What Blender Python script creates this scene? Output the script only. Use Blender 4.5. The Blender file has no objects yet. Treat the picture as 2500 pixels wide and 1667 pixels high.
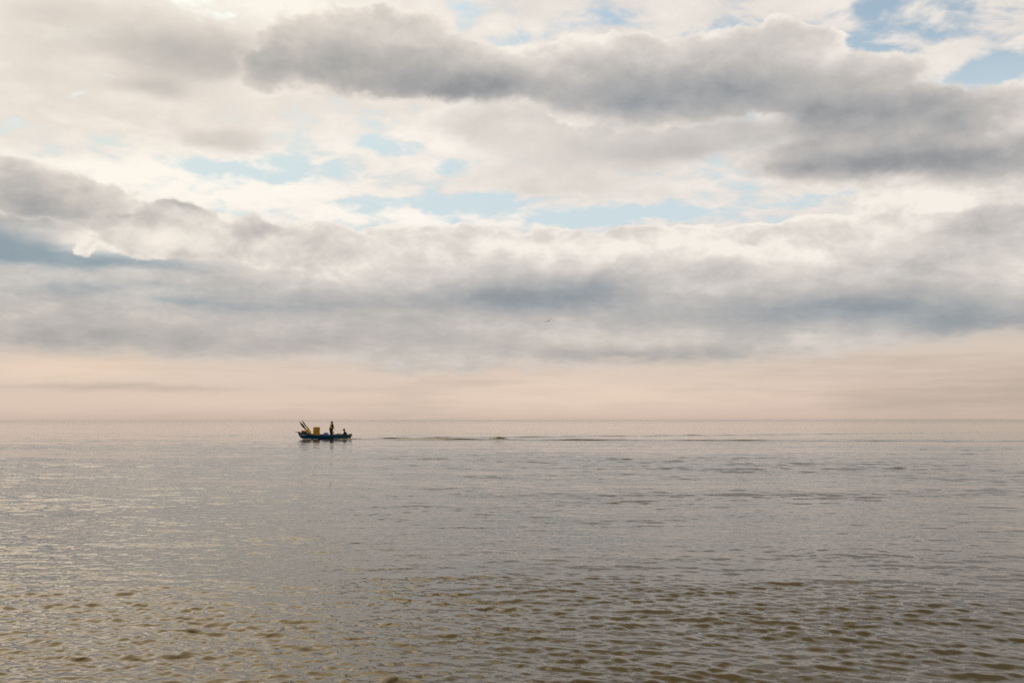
import bpy, bmesh, math, random
import numpy as np
from mathutils import Vector, Matrix

random.seed(7)
R = math.radians
scene = bpy.context.scene
col = scene.collection

# ------------------------------------------------------------------ camera
CAM_H = 1.85
cam_data = bpy.data.cameras.new('camera')
cam = bpy.data.objects.new('camera', cam_data)
col.objects.link(cam)
cam_data.sensor_width = 36.0
cam_data.lens = 35.0
cam_data.clip_start = 0.05
cam_data.clip_end = 90000.0
cam.location = (0.0, 0.0, CAM_H)
cam.rotation_euler = (R(90 + 4.48), R(0.05), 0.0)
scene.camera = cam
scene.render.engine = 'CYCLES'
scene.view_settings.view_transform = 'Standard'
scene.view_settings.look = 'None'
scene.view_settings.exposure = 0.0
scene.view_settings.gamma = 1.0
scene.view_settings.use_curve_mapping = False
scene.cycles.max_bounces = 6
scene.cycles.use_denoising = False
scene.cycles.use_adaptive_sampling = True
scene.cycles.adaptive_threshold = 0.015
scene.cycles.adaptive_min_samples = 16

# ------------------------------------------------------------------ sun
SUN_AZ = -30.0      # degrees from the view axis (+Y), negative to the left
SUN_EL = 34.0
sun_data = bpy.data.lights.new('sun', 'SUN')
sun_data.energy = 0.5
sun_data.angle = R(44)
sun_data.color = (1.0, 0.80, 0.57)
sun = bpy.data.objects.new('sun', sun_data)
col.objects.link(sun)
sdir = Vector((math.sin(R(SUN_AZ)) * math.cos(R(SUN_EL)),
               math.cos(R(SUN_AZ)) * math.cos(R(SUN_EL)), math.sin(R(SUN_EL))))
sun.rotation_euler = (-sdir).to_track_quat('-Z', 'Y').to_euler()
sun.location = sdir * 60

# ------------------------------------------------------------------ node helper
class X:
    """a socket of a node tree with arithmetic"""
    tree = None
    def __init__(self, s): self.s = s
    @staticmethod
    def node(kind, **kw):
        n = X.tree.nodes.new(kind)
        for k, v in kw.items(): setattr(n, k, v)
        return n
    @staticmethod
    def put(sock, v):
        if isinstance(v, X): X.tree.links.new(v.s, sock)
        else: sock.default_value = v
    @staticmethod
    def math(op, a, b=None, c=None, clamp=False):
        n = X.node('ShaderNodeMath', operation=op, use_clamp=clamp)
        for i, v in enumerate((a, b, c)):
            if v is not None: X.put(n.inputs[i], v)
        return X(n.outputs[0])
    def __add__(s, o): return X.math('ADD', s, o)
    __radd__ = __add__
    def __sub__(s, o): return X.math('SUBTRACT', s, o)
    def __rsub__(s, o): return X.math('SUBTRACT', o, s)
    def __mul__(s, o): return X.math('MULTIPLY', s, o)
    __rmul__ = __mul__
    def __truediv__(s, o): return X.math('DIVIDE', s, o)
    def __rtruediv__(s, o): return X.math('DIVIDE', o, s)
    def __pow__(s, o): return X.math('POWER', s, o)

def sstep(x, lo, hi, o0=0.0, o1=1.0):
    n = X.node('ShaderNodeMapRange', interpolation_type='SMOOTHSTEP', clamp=True)
    X.put(n.inputs['Value'], x); X.put(n.inputs['From Min'], lo); X.put(n.inputs['From Max'], hi)
    X.put(n.inputs['To Min'], o0); X.put(n.inputs['To Max'], o1)
    return X(n.outputs['Result'])

def comb(x, y, z=0.0):
    n = X.node('ShaderNodeCombineXYZ')
    for i, v in enumerate((x, y, z)): X.put(n.inputs[i], v)
    return X(n.outputs[0])

def sep(v):
    n = X.node('ShaderNodeSeparateXYZ'); X.put(n.inputs[0], v)
    return [X(o) for o in n.outputs]

def vmath(op, a, b=None, c=None, out=0):
    n = X.node('ShaderNodeVectorMath', operation=op)
    for i, v in enumerate((a, b, c)):
        if v is not None: X.put(n.inputs[i], v)
    return X(n.outputs[out])

def noise(vec, scale, detail=4.0, rough=0.5, dist=0.0, dims='3D', kind='FBM', color=False, lac=2.0):
    n = X.node('ShaderNodeTexNoise', noise_dimensions=dims, noise_type=kind)
    if hasattr(n, 'normalize'): n.normalize = True
    X.put(n.inputs['Vector'], vec); n.inputs['Scale'].default_value = scale
    n.inputs['Detail'].default_value = detail; n.inputs['Roughness'].default_value = rough
    n.inputs['Lacunarity'].default_value = lac
    n.inputs['Distortion'].default_value = dist
    return X(n.outputs['Color' if color else 'Fac'])

def mixc(f, a, b, blend='MIX'):
    n = X.node('ShaderNodeMix', data_type='RGBA', blend_type=blend)
    n.clamp_factor = True
    X.put(n.inputs['Factor'] if 'Factor' in n.inputs else n.inputs[0], f)
    for i, v in ((6, a), (7, b)):
        X.put(n.inputs[i], v if isinstance(v, X) else (v[0], v[1], v[2], 1.0))
    return X(n.outputs[2])

def lin(r, g, b):
    f = lambda c: (c / 255 / 12.92) if c / 255 <= 0.04045 else ((c / 255 + 0.055) / 1.055) ** 2.4
    return (f(r), f(g), f(b))

def ramp(x, stops):
    n = X.node('ShaderNodeValToRGB')
    X.put(n.inputs[0], x)
    cr = n.color_ramp
    cr.interpolation = 'B_SPLINE' if False else 'LINEAR'
    while len(cr.elements) < len(stops): cr.elements.new(0.5)
    for e, (p, c) in zip(cr.elements, stops):
        e.position = p; e.color = (*lin(*c), 1.0)
    return X(n.outputs[0])

def blobs(p, table):
    """sum of soft elliptical cells (azimuth, elevation, half widths in degrees, weight)"""
    acc = None
    for (u, v, ru, rv, s) in table:
        q = vmath('MULTIPLY_ADD', p, (1 / ru, 1 / rv, 0.0), (-u / ru, -v / rv, 0.0))
        d = vmath('DOT_PRODUCT', q, q, out=1)
        g = X.math('POWER', math.exp(-1.0), d)
        acc = g * s if acc is None else X.math('MULTIPLY_ADD', g, s, acc)
    return acc
# ------------------------------------------------------------------ world: evening sky with broken cloud
# cells of the cloud field: azimuth, elevation, half width, half height (degrees), weight
CUMULUS = [
    (-8.33, 20.93, 5.04, 1.94, 1.05), (-12.05, 19.68, 2.7, 1.6, 0.8), (-5.54, 21.27, 2.29, 1.37, 0.6), (-1.95, 19.26, 3.84, 1.4, 0.95),
    (-14.47, 18.71, 1.08, 1.03, 0.6), (-7.04, 18.91, 3.28, 0.93, 0.6), (7.76, 19.34, 5.54, 2.09, 1), (3.69, 18.89, 2.3, 1.41, 0.6),
    (13.71, 19.68, 3.39, 1.7, 0.9), (15.06, 20.8, 1.44, 0.94, 0.8), (17.67, 20.55, 1.12, 0.84, 0.9), (7.52, 20.96, 2.28, 0.8, 0.4),
    (10.48, 17.35, 4.95, 0.82, 0.5), (18.42, 17.9, 3, 1.8, 0.9), (23.07, 15.85, 4.33, 1.55, 1), (27.46, 15.31, 2.22, 1.72, 0.9),
    (20.15, 14.45, 7.19, 1.37, 1), (27.18, 13.17, 3.63, 1.2, 0.9), (21.62, 18.67, 1.33, 0.66, 0.3), (-26.57, 12.14, 3.66, 1.32, 1),
    (-23.4, 11.43, 2.57, 1.02, 0.7), (23.36, 11.32, 4.92, 1.59, 0.6), (16.59, 9.66, 5.11, 0.95, 0.6), (13.53, 10.16, 0.96, 0.53, 0.45),
    (7.17, 11.47, 7.48, 0.73, -0.5),
]
HEADS = [
    (-18.98, 11.3, 1.7, 0.79, 0.9), (-21.4, 9.97, 1.76, 0.88, 0.9), (-18.25, 9.81, 3.43, 1.13, 0.9), (-23.44, 9.26, 0.6, 0.59, 0.6),
    (-15.23, 9.73, 3.77, 1.2, 0.8), (-10.41, 9.42, 4.4, 1.22, 0.7), (13.52, 10.09, 1.08, 0.53, 0.8), (16.11, 9.33, 2.8, 0.72, 0.6),
    (-22.3, 10.72, 1.3, 0.41, 0.5), (-20.47, 8.23, 2.66, 0.37, -0.7), (-17.05, 7.73, 2.08, 0.48, -0.4),
]
SOFT = [
    (-20.13, 20.16, 5.22, 1.64, 0.95), (-24.13, 20.28, 3.22, 1.48, 0.6), (-17.57, 19.34, 2.57, 1.12, 0.5), (-20.73, 17.44, 2.91, 0.76, 0.6),
    (-26.55, 17.16, 2.46, 2.56, 0.4), (10.7, 15.69, 9.35, 1.42, 0.9), (1.38, 16.42, 6.63, 1.44, 0.7), (-0.66, 13.52, 6.61, 0.64, 0.5),
    (3.15, 13.99, 5.07, 0.97, 0.5), (-15.83, 15.37, 3.07, 0.7, 0.75), (20.06, 11.11, 5.82, 0.93, 0.6), (-25, 14.74, 3.36, 0.66, 0.5),
    (17.83, 12.9, 6.91, 0.47, 0.3), (0.62, 22.95, 4.64, 1.35, 0.5),
]
SHADE = [
    (24.14, 15.72, 4.69, 1.32, 0.32), (15.6, 18.16, 3.8, 1.37, 0.2), (-5.52, 18.37, 5.58, 0.7, 0.25), (-20.74, 9.9, 3.77, 1.39, -0.4),
    (13.51, 9.44, 6.22, 0.92, -0.35), (23.38, 12, 4.28, 1.02, -0.3), (1.87, 9.94, 8.33, 0.5, -0.3), (-16.64, 9.66, 4.65, 0.95, -0.15),
    (-4.4, 2.32, 3.98, 1, 0.3), (-8.31, 19.55, 5.03, 1.96, 0.72), (-14.47, 18.93, 1.68, 1.36, 0.35), (-2.2, 18.79, 3.33, 1.29, 0.8),
    (-19.2, 19.61, 3.9, 1.21, 0.5), (-20.51, 17.58, 2.47, 0.62, 0.28), (8.25, 18.27, 5.77, 1.45, 0.95), (13.69, 18.77, 3.39, 1.83, 0.45),
    (19.32, 17.14, 3.42, 1.58, 0.55), (25.32, 13.16, 4.79, 1.06, 0.85), (20.13, 13.76, 4.94, 0.87, 0.8), (18.59, 15.84, 3.9, 1.37, 0.55),
    (24.58, 16.11, 3.17, 1.53, 0.4), (10.69, 15.09, 6.4, 0.9, 0.45), (14.31, 13.71, 3.59, 0.59, 0.4), (-26.15, 11.74, 3.28, 1.22, 0.5),
    (-24.45, 10.77, 4, 0.59, 0.55), (-16.76, 15.07, 2.81, 0.56, 0.22), (-18.3, 11.46, 1.83, 0.94, 0.2), (2.37, 7.08, 5.79, 1.05, 0.85),
    (-1.41, 6.58, 6.54, 0.75, 0.4), (17.66, 6.04, 6.86, 1.05, 0.95), (25.26, 5.16, 4.53, 0.77, 0.85), (-11.34, 6.46, 6.29, 1.1, 0.4),
    (-18.8, 4.22, 8.55, 0.81, 0.6), (-26.09, 4.34, 3.24, 0.9, 0.3), (-5.66, 4.56, 6.46, 0.95, 0.38), (8.08, 3.74, 8.11, 0.5, 0.7),
    (-24.92, 6.2, 4.15, 1.59, 0.4), (-17.05, 7.49, 4.61, 0.96, 0.3), (8.1, 5.53, 7.39, 0.74, 0.3), (23.26, 8.35, 4.27, 0.8, 0.3),
    (25.42, 10.02, 2.48, 0.9, 0.35), (11.8, 8.16, 3.63, 0.73, 0.2),
]
GAPS = [
    (-13.88, 13.81, 3.84, 0.81, 1.1), (-17.44, 14.04, 2.09, 0.42, 0.7), (-8.26, 15.27, 2.75, 0.38, 0.8), (-2.95, 14.43, 2.03, 0.49, 0.8),
    (1.12, 14.74, 1.53, 0.44, 0.7), (-6.22, 12.23, 4.77, 0.44, 0.95), (6.42, 11.61, 8.51, 0.78, 1.25), (-0.66, 12.67, 4.06, 0.44, 0.6),
    (17.81, 12.31, 4.61, 0.33, 0.6), (-10.43, 11.01, 3.92, 0.29, 0.5), (19.39, 19.7, 2.52, 0.92, 1), (26.12, 17.86, 3.31, 0.72, 1.4),
    (23.22, 20.41, 4.79, 1.06, 0.65), (6.52, 22.26, 1.78, 0.41, 0.8), (12.28, 21.48, 3.2, 0.49, 0.7), (-2.48, 23.05, 1.03, 0.31, 0.7),
    (21.27, 21.75, 3.14, 0.47, 0.8), (3.19, 21.56, 2.31, 0.5, 0.4),
]
COOL = [
    (24.21, 4.87, 6.28, 0.91, 0.5), (-24.33, 7.37, 5.45, 1.02, 0.8), (-13.75, 6.64, 6.18, 0.97, 0.6), (1.86, 6.83, 6.54, 1.25, 0.6),
    (18.79, 5.76, 9.47, 1.19, 0.8), (-25.47, 10.01, 3.31, 0.9, 0.6), (8.24, 17.69, 7.51, 1.41, 0.25),
]
BASE = [
    (28.24, 4.26, 8.19, 2.87, 1.15), (-4.4, 2.82, 4.24, 1.5, -0.5), (-26.07, 3.67, 2.43, 1.35, 0.25), (8.07, 3.05, 8.1, 1.49, -0.25),
]
DEEP = [
    (-27.27, 9.15, 3.8, 1.15, 1.25), (-23.53, 8.57, 4.25, 0.55, 0.9), (-19.35, 8.29, 4.5, 0.42, 0.6), (-23.68, 6.84, 2.75, 0.37, 0.5),
    (-17.94, 6.5, 2.97, 0.38, 0.5), (-13.74, 6.28, 3.8, 0.29, 0.4), (-20.44, 7.23, 2.66, 0.28, 0.4),
]
WHITE = [
    (-16.71, 12.97, 7.69, 1.64, 0.8), (-6.97, 11.48, 7.49, 0.73, 0.5), (-12.1, 22.49, 7.39, 1.33, 0.6), (-4.48, 15.66, 7.6, 1.44, 0.4),
    (17.72, 8.66, 5.73, 0.71, 0.45), (0.61, 10.07, 10.1, 0.4, 0.5), (-24.52, 13.02, 5.27, 0.67, 0.5),
]
GLOW = [
    (3.6, 1.45, 8.21, 1.05, 0.8), (-24.81, 2.79, 7.85, 0.64, 0.95), (-20.92, 0.89, 10.89, 0.47, 0.3), (-11.74, 1.42, 8.38, 0.98, 0.15),
]
DULL = [
    (-5.39, 2.07, 3.72, 1.37, 0.4), (27.15, 1.4, 8.32, 1.78, 0.9), (17.57, 2.46, 6.83, 0.95, 0.2), (-17.61, 1.86, 9.54, 0.24, 0.35),
    (-23.11, 1.91, 4.24, 0.18, 0.3),
]

world = bpy.data.worlds.new('World')
scene.world = world
world.use_nodes = True
X.tree = world.node_tree
X.tree.nodes.clear()
tc = X.node('ShaderNodeTexCoord')
D = X(tc.outputs['Generated'])
dx, dy, dz = sep(D)
az = X.math('ARCTAN2', dx, dy) * (180 / math.pi)
el = X.math('MAXIMUM', X.math('ARCSINE', dz) * (180 / math.pi), 0.0)
zc = X.math('MAXIMUM', dz, 0.0)

nish = X.node('ShaderNodeTexSky', sky_type='NISHITA')
nish.sun_disc = False
nish.sun_elevation = R(SUN_EL)
nish.sun_rotation = R(SUN_AZ)
nish.air_density = 1.0
nish.dust_density = 2.0
nish.ozone_density = 1.5

# cloud-deck coordinates: foreshortened towards the horizon, seamless all round
inv = 1.0 / (zc + 0.16)
deck = comb(dx * inv, dy * inv, 0.0)
# near-isotropic coordinates for heaped cloud
heap = comb(dx, dy, dz * 1.5)

warp = noise(heap, 7.0, 4.0, 0.55, color=True)
wx, wy, wz = sep(warp)
warp2 = noise(heap, 30.0, 3.0, 0.6, color=True)
w2x, w2y, w2z = sep(warp2)
aw = az + (wx - 0.5) * 3.4 + (w2x - 0.5) * 1.8
ew = el + (wy - 0.5) * 2.0 + (w2y - 0.5) * 1.3
PW = comb(aw, ew)
asf = az + (wy - 0.5) * 4.0
esf = el + (wz - 0.5) * 1.6
PS = comb(asf, esf)

# billows: inverted cell noise gives rounded heads with creases between them
def billow(vec, scale, detail):
    v = X.node('ShaderNodeTexVoronoi', voronoi_dimensions='3D', feature='F1')
    X.put(v.inputs['Vector'], vec)
    v.inputs['Scale'].default_value = scale
    v.inputs['Detail'].default_value = detail
    v.inputs['Roughness'].default_value = 0.5
    v.normalize = True
    return 1.0 - X(v.outputs['Distance'])
heapw = vmath('MULTIPLY_ADD', warp2, (0.03, 0.03, 0.03), heap)
bil = billow(heapw, 16.0, 2.0)
fb = noise(heapw, 12.0, 7.0, 0.56)
fb_up = noise(vmath('ADD', heapw, (-0.008, 0.0, 0.022)), 12.0, 6.0, 0.56)
fine = noise(heap, 58.0, 4.0, 0.6)
streak = noise(deck, 3.2, 8.0, 0.58, dist=0.6)
streak2 = noise(deck, 9.0, 6.0, 0.6, dist=0.3)

# the part of the sky away from this view: same kinds of cloud, placed by slow noise
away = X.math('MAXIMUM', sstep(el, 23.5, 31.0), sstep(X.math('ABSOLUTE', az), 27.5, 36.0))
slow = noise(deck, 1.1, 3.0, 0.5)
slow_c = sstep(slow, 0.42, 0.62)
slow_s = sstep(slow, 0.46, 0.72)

# --- clear sky
clear = mixc(1.0, X(nish.outputs[0]), (0.080, 0.094, 0.094), 'MULTIPLY')
clear = mixc(sstep(el, 22.0, 14.0, 0.30, 0.92), clear, lin(206, 221, 226))

# --- thin high cloud
gaps = blobs(PW, GAPS)
gaps = X.math('MULTIPLY_ADD', away, 0.45 - 0.9 * slow_c, gaps * (1.0 - away))
high = (streak - 0.5) * 2.4 + (streak2 - 0.5) * 2.9 + 0.80 - gaps * 0.95
high_a = sstep(high, -0.15, 0.72)
white = blobs(PS, WHITE)
hc = mixc(sstep(streak2 * 0.7 + white * 0.5, 0.2, 0.75), lin(228, 220, 213), lin(252, 247, 239))
sky = mixc(high_a, clear, hc)

# --- shading shared by the grey cloud
lowbank = sstep(el, 9.6, 6.2)
shade = (blobs(PS, SHADE) + lowbank * 0.10) * (1.0 - away) + away * (0.35 + slow_s * 0.7)  # out-of-view cloud shaded darker, to deepen the water's dark facets
relief = (fb_up - fb)
cool = X.math('MULTIPLY', blobs(PS, COOL), 1.0, clamp=True)
def grey(sh):
    sh = X.math('MULTIPLY', sh, 1.0, clamp=True)
    wc = ramp(sh, [(0.0, (246, 239, 229)), (0.2, (222, 215, 208)), (0.5, (192, 188, 184)), (0.8, (167, 167, 168)), (1.0, (148, 150, 153))])
    cc = ramp(sh, [(0.0, (240, 231, 221)), (0.2, (213, 208, 203)), (0.5, (181, 183, 184)), (0.8, (155, 163, 169)), (1.0, (137, 151, 160))])
    return mixc(cool, wc, cc)

# --- soft grey veils
soft = blobs(PS, SOFT) * (1.0 - away) + away * slow_c * 0.6
sf = soft + (fb - 0.5) * 0.6 + (streak - 0.5) * 0.7
sky = mixc(sstep(sf, 0.15, 0.75) * 0.92, sky, grey(shade * 0.75 + 0.17 + (fb - 0.5) * 0.35 + (streak - 0.5) * 0.35 + relief * 0.5))

# --- heaped and layered cloud
bandw = sstep(ew, 11.6, 10.0) * sstep(ew, 2.4, 3.2)
cum = blobs(PW, CUMULUS)
cum = X.math('MAXIMUM', cum, bandw * 1.0 + X.math('MINIMUM', cum, 0.0))
cum = cum * (1.0 - away) + away * X.math('MAXIMUM', slow_c * 1.1, bandw)
cf = cum + (bil - 0.55) * 0.42 + (fb - 0.5) * 1.0 + (fine - 0.5) * 0.28
soften = X.math('MULTIPLY', shade, 0.20, clamp=True)          # undersides end softly, heads crisply
cum_a = sstep(cf, 0.37 - soften, 0.48 + soften)
inside = sstep(cf, 0.36, 0.85)
calm = 1.0 - lowbank * 0.15
sh = shade * 0.67 + (fb - 0.5) * 0.32 * calm + (streak - 0.5) * 0.30 + (fine - 0.5) * 0.10 + (streak2 - 0.5) * 0.35 + inside * 0.20 + 0.04 - (bil - 0.6) * 0.28 * calm + relief * 1.05 * calm
sky = mixc(cum_a * 0.98, sky, grey(sh))

# --- a slate-blue gap in the bank, then the white heads standing in front of it
deep = blobs(PS, DEEP) * (1.0 - away)
sky = mixc(sstep(deep + (fb - 0.5) * 0.9 + (streak2 - 0.5) * 0.5, 0.05, 1.35) * 0.72, sky, lin(104, 138, 158))
hd = blobs(PW, HEADS) * (1.0 - away) + (bil - 0.55) * 0.6 + (fb - 0.5) * 1.1 + (fine - 0.5) * 0.55
hsh = shade * 0.6 + 0.24 + (fb - 0.5) * 0.4 + sstep(hd, 0.4, 1.1) * 0.22 - (bil - 0.6) * 0.5 + relief * 1.8
sky = mixc(sstep(hd, 0.38, 0.66 + soften) * sstep(hd, 1.6, 0.6, 0.45, 0.95), sky, grey(hsh))

# --- low air over the horizon
low = ramp(el * (1 / 8.0), [(0.0, (201, 179, 166)), (0.04, (211, 188, 174)), (0.14, (223, 199, 184)), (0.3, (222, 203, 189)), (0.55, (212, 200, 188)), (1.0, (200, 191, 183))])
lowfb = noise(comb(dx * 3.0, dy * 3.0, dz * 34.0), 2.2, 6.0, 0.6)
glow = blobs(PS, GLOW)
low = mixc(X.math('MULTIPLY', glow * (0.8 + (lowfb - 0.5) * 3.0), 1.0, clamp=True), low, lin(241, 217, 197))
dull = blobs(PS, DULL) + (lowfb - 0.54) * 1.9
low = mixc(X.math('MULTIPLY', dull, 0.9, clamp=True), low, lin(176, 163, 150))
base = el + (w2y - 0.5) * 1.0 + (fb - 0.5) * 1.3 + (streak2 - 0.5) * 1.0 + (wy - 0.5) * 0.8 - blobs(PS, BASE)
sky = mixc(sstep(base, 3.9, 2.8), sky, low)
veil = sstep(el, 8.0, 3.0) * 0.2
sky = mixc(veil, sky, lin(208, 191, 172))
# cloud towards the hidden sun warmed; unseen sky also tinted to colour the reflections
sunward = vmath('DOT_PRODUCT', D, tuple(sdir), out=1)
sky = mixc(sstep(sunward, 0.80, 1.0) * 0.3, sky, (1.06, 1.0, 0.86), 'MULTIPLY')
sky = mixc(away * sstep(sunward, 0.45, 0.95), sky, (1.30, 1.08, 0.72), 'MULTIPLY')  # added: unseen sky brightened and warmed to gild the water
sky = mixc(away * 0.8, sky, (0.88, 0.82, 0.68), 'MULTIPLY')  # added: all unseen sky dimmed and yellowed for contrast in the water

bg = X.node('ShaderNodeBackground')
bg.inputs['Strength'].default_value = 0.1
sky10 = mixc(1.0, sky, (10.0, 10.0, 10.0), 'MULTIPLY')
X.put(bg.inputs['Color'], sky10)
wo = X.node('ShaderNodeOutputWorld')
X.tree.links.new(bg.outputs[0], wo.inputs['Surface'])
world.cycles.sampling_method = 'MANUAL'
world.cycles.sample_map_resolution = 512

# ------------------------------------------------------------------ material helper
def mat_begin(name):
    m = bpy.data.materials.new(name)
    m.use_nodes = True
    X.tree = m.node_tree
    bsdf = next(n for n in m.node_tree.nodes if n.type == 'BSDF_PRINCIPLED')
    return m, bsdf

def mat(name, rgb, rough=0.6, var=0.25, scale=9.0, spec=0.4, metal=0.0, bump=0.0):
    """painted or cloth surface with mottling and a little relief"""
    m, b = mat_begin(name)
    tcn = X.node('ShaderNodeTexCoord')
    o = X(tcn.outputs['Object'])
    n1 = noise(o, scale, 5.0, 0.6)
    n2 = noise(o, scale * 5.0, 3.0, 0.6)
    f = X.math('MULTIPLY_ADD', n2, 0.4, n1 * 0.6)
    a = tuple(c * (1 - var) for c in rgb); c2 = tuple(min(1.0, c * (1 + var)) for c in rgb)
    X.put(b.inputs['Base Color'], mixc(sstep(f, 0.3, 0.7), a, c2))
    X.put(b.inputs['Roughness'], sstep(n2, 0.2, 0.8, rough * 0.8, min(1.0, rough * 1.2)))
    b.inputs['Specular IOR Level'].default_value = spec
    b.inputs['Metallic'].default_value = metal
    if bump:
        bn = X.node('ShaderNodeBump'); bn.inputs['Strength'].default_value = 0.6
        bn.inputs['Distance'].default_value = bump
        X.put(bn.inputs['Height'], f); X.tree.links.new(bn.outputs[0], b.inputs['Normal'])
    return m

# ------------------------------------------------------------------ the boat's place and course
BOAT = Vector((-18.0, 95.0, 0.0))
COURSE = R(188.0)                       # heading of the bow
FWD = Vector((math.cos(COURSE), math.sin(COURSE), 0.0))
PORT = Vector((-math.sin(COURSE), math.cos(COURSE), 0.0))

# ------------------------------------------------------------------ sea: one sheet out to the horizon
def build_sea():
    rng = np.random.default_rng(11)
    k = CAM_H * 996.0
    rs = [3.0]
    while rs[-1] < 60000.0:
        r = rs[-1]
        if r < 100: dr = 0.026 if r < 12 else (0.055 if r < 25 else (0.095 if r < 50 else 0.135))
        elif r < 135: dr = 0.3
        else: dr = 0.3 + (r - 135) * 0.06
        rs.append(r + min(dr, r * 0.08))
    rs = np.array(rs)
    dr = np.gradient(rs)
    NF = 760
    front = np.radians(np.linspace(-34, 34, NF))
    rest = np.radians(np.linspace(34, 326, 41)[1:-1])
    th = np.concatenate([front, rest])
    nr, nt = len(rs), len(th)
    Rr, Th = np.meshgrid(rs, th, indexing='ij')
    Px = Rr * np.sin(Th); Py = Rr * np.cos(Th)
    cell = np.maximum(dr[:, None], Rr * np.radians(68.0 / NF))
    Z = np.zeros_like(Px)
    # slow envelope: livelier and calmer patches, drawn out along the shore
    env = np.zeros_like(Px)
    for i in range(16):
        L = rng.uniform(5, 40); a = rng.normal(math.pi / 2, 0.45)
        env += np.sin(2 * np.pi / L * (Px * math.cos(a) + Py * math.sin(a)) + rng.uniform(0, 6.28))
    gust = np.zeros_like(Px)
    for i in range(14):
        L = rng.uniform(0.9, 5.0); a = rng.normal(math.pi / 2, 0.6)
        gust += np.sin(2 * np.pi / L * (Px * math.cos(a) + Py * math.sin(a)) + rng.uniform(0, 6.28))
    env = np.clip(1.0 + 0.15 * env, 0.5, 1.45) * np.clip(1.0 + 0.08 * gust, 0.6, 1.4)
    calm = 0.52 + 0.48 / (1 + np.exp((Rr - 60.0) / 8.0))       # quieter water where the boat runs
    offshore = 0.50 + 0.80 * np.clip((Rr - 8.0) / 14.0, 0, 1)      # only small ripples close in
    NW = 88
    for i in range(NW):
        L = 0.075 * (6.5 / 0.075) ** ((i + rng.random()) / NW)
        a = rng.normal(math.radians(84), 0.50)                  # crests lie mostly across the view
        slope = 0.0285 if L < 0.26 else (0.0185 if L < 0.5 else (0.0115 if L < 1.1 else (0.0055 if L < 2.2 else 0.0040)))
        amp = slope * L / (2 * np.pi)
        kx, ky, p0 = 2 * np.pi / L * math.cos(a), 2 * np.pi / L * math.sin(a), rng.uniform(0, 6.28)
        rmax = np.nonzero((L / (cell[:, 0] * 1.9) - 1.0) > 0)[0]
        if len(rmax) == 0: continue
        k1 = rmax[-1] + 1
        fade = np.clip((L / (cell[:k1] * 1.9) - 1.0), 0, 1)
        if L > 0.4: fade = fade * offshore[:k1]
        Z[:k1] += amp * fade * env[:k1] * calm[:k1] * np.sin(kx * Px[:k1] + ky * Py[:k1] + p0)
    # the boat's wake: two arms of short steep crests
    qx = Px - BOAT.x; qy = Py - BOAT.y
    s = -(qx * FWD.x + qy * FWD.y) + 1.2               # distance astern
    t = qx * PORT.x + qy * PORT.y
    w = np.zeros_like(Px)
    on = (s > 0) & (s < 120) & (np.abs(t) < 50)
    so, to = s[on], t[on]
    arm = np.abs(to) - (0.45 + 0.335 * so)
    wid = 0.55 + 0.014 * so
    amp = (0.12 * np.exp(-so / 30.0) + 0.10 * np.exp(-so / 150.0)) * np.clip(so / 4.0, 0, 1)
    lump = 0.72 + 0.28 * np.sin(so * 0.9 + np.sign(to) * 1.3) * np.sin(so * 0.37 + 2.0 + np.sign(to))
    w[on] = amp * lump * np.exp(-(arm / wid) ** 2) * np.cos(2 * np.pi / 1.4 * (arm * 0.82 + so * 0.12))
    inner = np.clip(1 - np.abs(to) / (0.3 + 0.33 * so), 0, 1) ** 0.5
    w[on] += 0.02 * np.exp(-so / 60.0) * inner * np.sin(so * 3.1 + 1.7 * np.sin(to * 2.3)) * np.sin(to * 2.7 + so)
    # one steeper lump left standing on the near arm
    w += 0.30 * np.exp(-((Px + 1.3) / 0.85) ** 2 - ((Py - 93.0) / 0.6) ** 2)
    Z += w
    verts = np.stack([Px, Py, Z], -1).reshape(-1, 3)
    i = np.arange(nr - 1)[:, None]; j = np.arange(nt)[None, :]
    j2 = (j + 1) % nt
    quads = np.stack([i * nt + j, i * nt + j2, (i + 1) * nt + j2, (i + 1) * nt + j], -1).reshape(-1, 4)
    # close the middle under the camera
    c = len(verts)
    verts = np.concatenate([verts, [[0, 0, 0]]])
    jj = np.arange(nt)
    tris = np.stack([np.full(nt, c), (jj + 1) % nt, jj], -1)
    me = bpy.data.meshes.new('sea')
    me.vertices.add(len(verts)); me.vertices.foreach_set('co', verts.astype(np.float32).ravel())
    loops = np.concatenate([quads[:, ::-1].ravel(), tris[:, ::-1].ravel()])
    # winding: make normals point up
    me.loops.add(len(loops)); me.loops.foreach_set('vertex_index', loops.astype(np.int32))
    np_ = len(quads) + len(tris)
    starts = np.concatenate([np.arange(len(quads)) * 4, len(quads) * 4 + np.arange(len(tris)) * 3])
    me.polygons.add(np_); me.polygons.foreach_set('loop_start', starts.astype(np.int32))
    me.update(calc_edges=True)
    me.polygons.foreach_set('use_smooth', np.ones(np_, dtype=bool))
    me.validate()
    o = bpy.data.objects.new('sea', me); col.objects.link(o)
    o['kind'] = 'structure'; o['label'] = 'calm rippled sea reaching to the horizon'
    return o

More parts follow.
